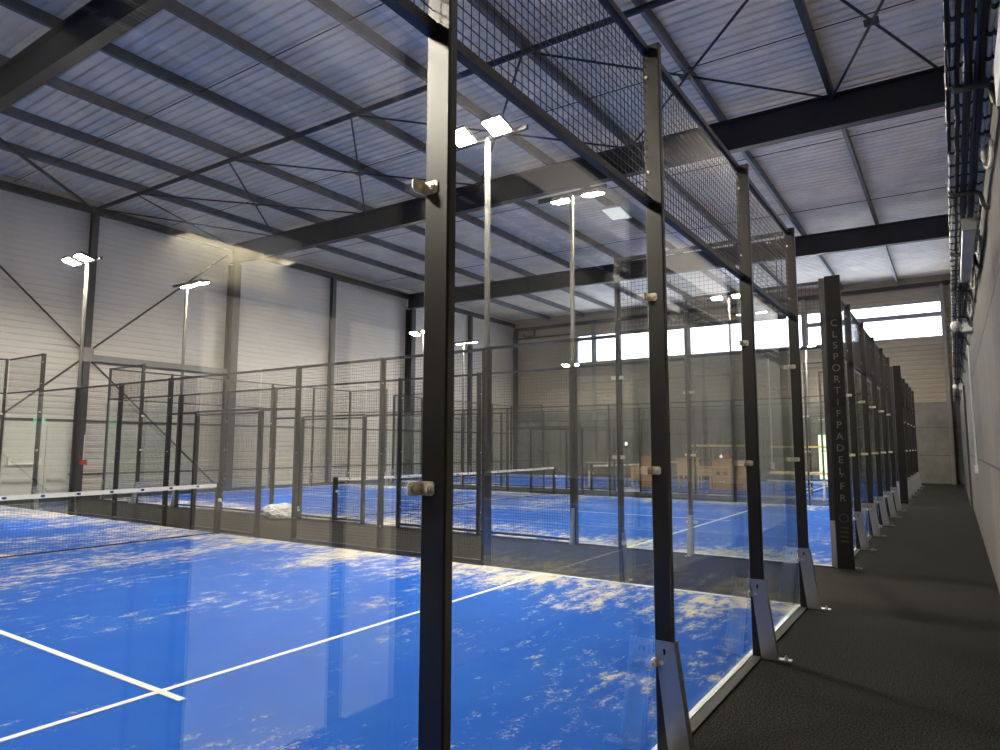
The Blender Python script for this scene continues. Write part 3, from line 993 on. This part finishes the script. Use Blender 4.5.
def camera_set(x, lab1, lab2, s=1.0):
    b = thing('junction_box', lab1, 'junction box', (x, Y0, TZ - .24), 0, 'junction boxes on the block wall')
    put('box', MB().box(-.15, .15, 0, .12, 0, .34).mesh('box', 'plastic_grey'), b)
    put('lid', MB().box(-.155, -.15, .008, .112, .012, .328).mesh('lid', 'plastic_white'), b)
    for xa in (-.05, .06):
        put('cable_gland', MB().tube((xa, .08, .34), (xa, .08, .42), .02, 8).mesh('cable_gland', 'cable_black'), b)
    c = thing('security_camera', lab2, 'camera', (x - .1, Y0 + .12, TZ - .15), 0, 'security cameras on the block wall')
    put('arm', MB().tube((0, 0, 0), (0, .05, 0), .028, 10).mesh('arm', 'plastic_white'), c)
    m = MB(); m.smooth = True
    m.lathe([(.012, .085), (.04, .08), (.062, .055), (.07, .02), (.07, -.015), (.06, -.03)], (0, .085, 0), 16)
    put('housing', m.mesh('housing', 'plastic_white'), c)
    m = MB(); m.smooth = True
    m.lathe([(.052, -.03), (.05, -.05), (.035, -.073), (.01, -.083)], (0, .085, 0), 14)
    put('dome', m.mesh('dome', 'plastic_grey'), c)
camera_set(14.6, 'grey junction box under the cable tray, nearest on the block wall', 'white dome camera on the nearer junction box')
camera_set(27.0, 'small grey junction box far along the block wall', 'small white dome camera far along the block wall')
t = thing('wall_conduit', 'thin white conduit running down the block wall to a switch box', 'conduit', (17.0, Y0, 0))
put('pipe', MB().tube((0, .018, 1.3), (0, .018, 3.45), .014, 8).mesh('pipe', 'plastic_white'), t)
put('switch_box', MB().box(-.05, .05, 0, .05, 1.16, 1.3).mesh('switch_box', 'plastic_white'), t)

# ------------------------------------------------------------------ bag of plastic film between the courts
def blob():
    import bmesh
    bm = bmesh.new(); bmesh.ops.create_icosphere(bm, subdivisions=5, radius=1)
    for v in bm.verts:
        p = v.co.copy()
        n = mnoise.fractal(p * 2.3 + Vector((3, 1, 7)), .8, 2.2, 4)
        rg = abs(mnoise.noise(p * 4.5)) * .35
        q = p * (1 + .16 * n - rg * .45)
        q.x *= .40 + .05 * math.sin(3 * p.z); q.y *= .22; q.z *= .19
        v.co = q + Vector((0, 0, .16))
        if v.co.z < 0.0: v.co.z = 0.0
    me = bpy.data.meshes.new('film_bag'); bm.to_mesh(me); bm.free()
    me.materials.append(MATS['film'])
    return me
tag(put('plastic_bundle', blob(), None, (12.3, 11.2, -.012), (0, 0, -.5)), 'crumpled bundle of white plastic film on the carpet between two courts', 'plastic bundle')

# ------------------------------------------------------------------ wooden stands on the farthest court
def counter(name, label, x, y0, y1, z0, z1, mat, depth=.7, holes=False, top=True):
    t = thing(name, label, 'counter', (x, (y0 + y1) / 2, 0))
    w = (y1 - y0) / 2
    put('front', MB().box(-.02, .02, -w, w, z0, z1 - .05).mesh('front', mat), t)
    put('side_panel', MB().box(.02, depth, -w, -w + .03, z0, z1 - .05).mesh('side_panel', mat), t)
    put('side_panel', MB().box(.02, depth, w - .03, w, z0, z1 - .05).mesh('side_panel', mat), t)
    if top:
        put('top', MB().box(-.06, depth + .02, -w - .03, w + .03, z1 - .05, z1).mesh('top', mat), t)
    if z0 > .2:
        for (xx, yy) in ((.02, -w + .04), (.02, w - .04), (depth - .06, -w + .04), (depth - .06, w - .04)):
            put('leg', MB().box(xx, xx + .05, yy - .025, yy + .025, 0, z0).mesh('leg', mat), t)
    return t
c = counter('wooden_counter', 'slatted wooden bar counter with two dark hand holes, in mid distance', 28.2, 5.55, 6.29, 0, 1.15, 'crate_wood')
for y in (-.13, .13):
    put('hand_hole', MB().tube((-.03, y, .62), (-.018, y, .62), .075, 12).mesh('hand_hole', 'base_black'), c)
put('slot_handle', MB().box(-.03, -.02, -.10, .10, .30, .33).mesh('slot_handle', 'plastic_white'), c)
put('rail_board', MB().box(-.035, -.02, -.37, .37, .84, .88).mesh('rail_board', 'pale_wood'), c)
counter('wooden_counter', 'pale wooden counter on legs left of the slatted bar counter', 28.2, 7.0, 7.65, .52, 1.17, 'pale_wood')
counter('wooden_bench', 'low pale wooden box bench between the two counters', 28.3, 6.36, 6.92, .52, .86, 'pale_wood', .5)
counter('wooden_counter', 'reddish wooden counter right of the slatted bar counter', 28.2, 4.85, 5.36, 0, .95, 'crate_wood')
counter('wooden_crate', 'tall narrow wooden crate left of the pale counter', 28.2, 8.74, 9.14, 0, 1.25, 'crate_wood', .4)
counter('wooden_crate', 'lower wooden crate beside the tall narrow crate', 28.3, 9.2, 9.62, .3, .86, 'pale_wood', .5)
counter('wooden_crate', 'brown wooden crate behind the second largest post', 28.3, 8.1, 8.66, 0, .82, 'crate_wood', .5)
t = thing('timber_rack', 'black post frame carrying a long yellow plank above the counters', 'rack', (29.15, 6.25, 0))
put('plank', MB().box(-.12, .12, -1.3, 1.3, 1.62, 1.70).mesh('plank', 'timber_yellow'), t)
for y in (-1.2, 0.35, 1.2):
    put('leg', MB().box(-.03, .03, y - .03, y + .03, 0, 1.62).mesh('leg', 'black_paint'), t)
for k, y in enumerate((5.25, 5.5, 5.8, 6.0, 6.3, 6.55, 6.8, 7.05)):
    m = MB(); m.smooth = True
    m.lathe([(.035, 0), (.038, .02), (.038, .16), (.014, .21), (.014, .28)], (0, 0, 0), 10)
    tag(put('bottle', m.mesh('bottle', 'bottle_green'), None, (29.15, y, 1.70)), 'dark bottle standing on the long yellow plank, %s from the right' % ORD[k], 'bottle', 'bottles on the long yellow plank')
for k, (y, z) in enumerate(((7.23, 1.41), (6.51, 1.03), (6.2, 1.24))):
    t = thing('hanging_lamp', 'small white globe lamp hanging from the yellow plank, %s from the left' % ORD[k], 'lamp', (29.15, y, z), 0, 'globe lamps under the plank')
    m = MB(); m.smooth = True; m.lathe([(.012, .06), (.05, .04), (.062, 0), (.05, -.04), (.012, -.06)], (0, 0, 0), 12)
    put('globe', m.mesh('globe', 'bulb_glow'), t)
    put('cord', MB().tube((0, 0, .06), (0, 0, 1.62 - z), .006, 5).mesh('cord', 'cable_white'), t)
m = MB(); m.smooth = True; m.lathe([(.045, 0), (.045, .17), (.02, .22), (.02, .25)], (0, 0, 0), 12)
tag(put('yellow_bottle', m.mesh('yellow_bottle', 'yellow_plastic'), None, (28.5, 5.12, .952)), 'bright yellow bottle on the reddish wooden counter', 'bottle')
m = MB(); m.smooth = True; m.lathe([(.12, 0), (.15, .06), (.14, .1), (.05, .16)], (0, 0, 0), 14)
tag(put('red_bowl', m.mesh('red_bowl', 'red_paint'), None, (28.5, 5.78, 1.15)), 'dull red bowl on top of the slatted bar counter', 'bowl')

t = thing('high_table', 'tall rack table with two yellow planks, near the middle court corner', 'table', (27.2, 3.0, 0))
put('upper_plank', MB().box(-.15, .15, -.98, .92, 1.58, 1.65).mesh('upper_plank', 'timber_yellow'), t)
put('lower_plank', MB().box(-.35, .35, -.98, .92, .70, .77).mesh('lower_plank', 'timber_yellow'), t)
for y in (-.9, -.34, .84):
    put('leg', MB().box(-.03, .03, y - .03, y + .03, -.0, 1.58).mesh('leg', 'black_paint'), t)
put('brace', MB().tube((-.04, -.88, .3), (-.04, -.36, .08), .02, 6).tube((-.04, -.36, .3), (-.04, .8, .08), .02, 6).mesh('brace', 'black_paint'), t)
t = thing('bench', 'white topped bench in front of the rack table with yellow planks', 'bench', (26.7, 3.0, 0))
put('seat', MB().box(-.14, .14, -1.0, .95, .45, .49).mesh('seat', 'plastic_white'), t)
for y in (-.8, .75):
    put('leg', MB().box(-.12, -.08, y - .03, y + .03, 0, .45).box(.08, .12, y - .03, y + .03, 0, .45).box(-.08, .08, y - .03, y + .03, .08, .12).mesh('leg', 'mast_steel'), t)
t = thing('folding_table', 'grey table with thin legs left of the wooden crates', 'table', (28.2, 10.95, 0))
put('tabletop', MB().box(-.3, .3, -.95, .6, .93, .96).mesh('tabletop', 'plastic_grey'), t)
for (x, y) in ((-.25, -.88), (.25, -.88), (-.25, .53), (.25, .53)):
    put('leg', MB().tube((x, y, 0), (x, y, .93), .018, 8).mesh('leg', 'rod_dark'), t)
tag(put('marker_post', MB().box(-.06, .06, -.06, .06, 0, .6).box(-.07, .07, -.07, .07, .6, .63).mesh('marker_post', 'tape_white'), None, (27.6, 11.1, 0)),
    'short pale post standing on the farthest court near its net', 'post')
t = thing('tablet_stand', 'thin black stand with a small bright tablet near the wooden crates', 'stand', (28.2, 9.75, 0))
put('base', MB().lathe([(.18, 0), (.18, .02), (.03, .03)], (0, 0, 0), 14).mesh('base', 'black_paint'), t)
put('pole', MB().tube((0, 0, .03), (0, 0, 1.55), .018, 8).mesh('pole', 'black_paint'), t)
put('tablet', MB().box(-.02, .0, -.1, .1, 1.55, 1.85).mesh('tablet', 'black_paint'), t)
put('screen', MB().box(-.022, -.02, -.06, .06, 1.66, 1.8).mesh('screen', 'bulb_glow'), t)

# ------------------------------------------------------------------ daylight
w = bpy.data.worlds.new('sky'); scene.world = w
w.use_nodes = True
bg = w.node_tree.nodes.get('Background') or w.node_tree.nodes.new('ShaderNodeBackground')
tcw = w.node_tree.nodes.new('ShaderNodeTexCoord')
sp = w.node_tree.nodes.new('ShaderNodeSeparateXYZ'); w.node_tree.links.new(tcw.outputs['Generated'], sp.inputs[0])
rm = w.node_tree.nodes.new('ShaderNodeValToRGB')
rm.color_ramp.elements[0].color = (.80, .88, 1.0, 1); rm.color_ramp.elements[1].color = (.9, .95, 1, 1)
w.node_tree.links.new(sp.outputs[2], rm.inputs[0]); w.node_tree.links.new(rm.outputs[0], bg.inputs[0])
bg.inputs[1].default_value = 6.0

# ------------------------------------------------------------------ camera
cx, cy, cz, yaw, pitch, roll, f = 2.353377585944248, -1.408281610563806, 1.6224271832397814, 0.5928188135784422, 0.10541927666808895, 0.002185181477798362, 671.6536180655454
fw = Vector((math.cos(yaw) * math.cos(pitch), math.sin(yaw) * math.cos(pitch), math.sin(pitch)))
r = Vector((math.sin(yaw), -math.cos(yaw), 0)); u = r.cross(fw)
r2 = r * math.cos(roll) + u * math.sin(roll); u2 = -r * math.sin(roll) + u * math.cos(roll)
cam = bpy.data.cameras.new('camera')
cam.sensor_fit = 'HORIZONTAL'; cam.sensor_width = 36; cam.lens = f * 36 / 1000
cam.clip_start = .02; cam.clip_end = 300
co = bpy.data.objects.new('camera', cam); COL.objects.link(co)
M = Matrix((r2, u2, -fw)).transposed().to_4x4(); M.translation = Vector((cx, cy, cz))
co.matrix_world = M
scene.camera = co

scene.view_settings.view_transform = 'Standard'
scene.view_settings.look = 'Medium High Contrast'
scene.view_settings.exposure = .85
scene.view_settings.gamma = 1.12
c = scene.cycles
c.max_bounces = 9; c.diffuse_bounces = 4; c.glossy_bounces = 5; c.transmission_bounces = 4; c.transparent_max_bounces = 48
c.sample_clamp_indirect = 6.0
c.use_denoising = True
c.caustics_reflective = False; c.caustics_refractive = False
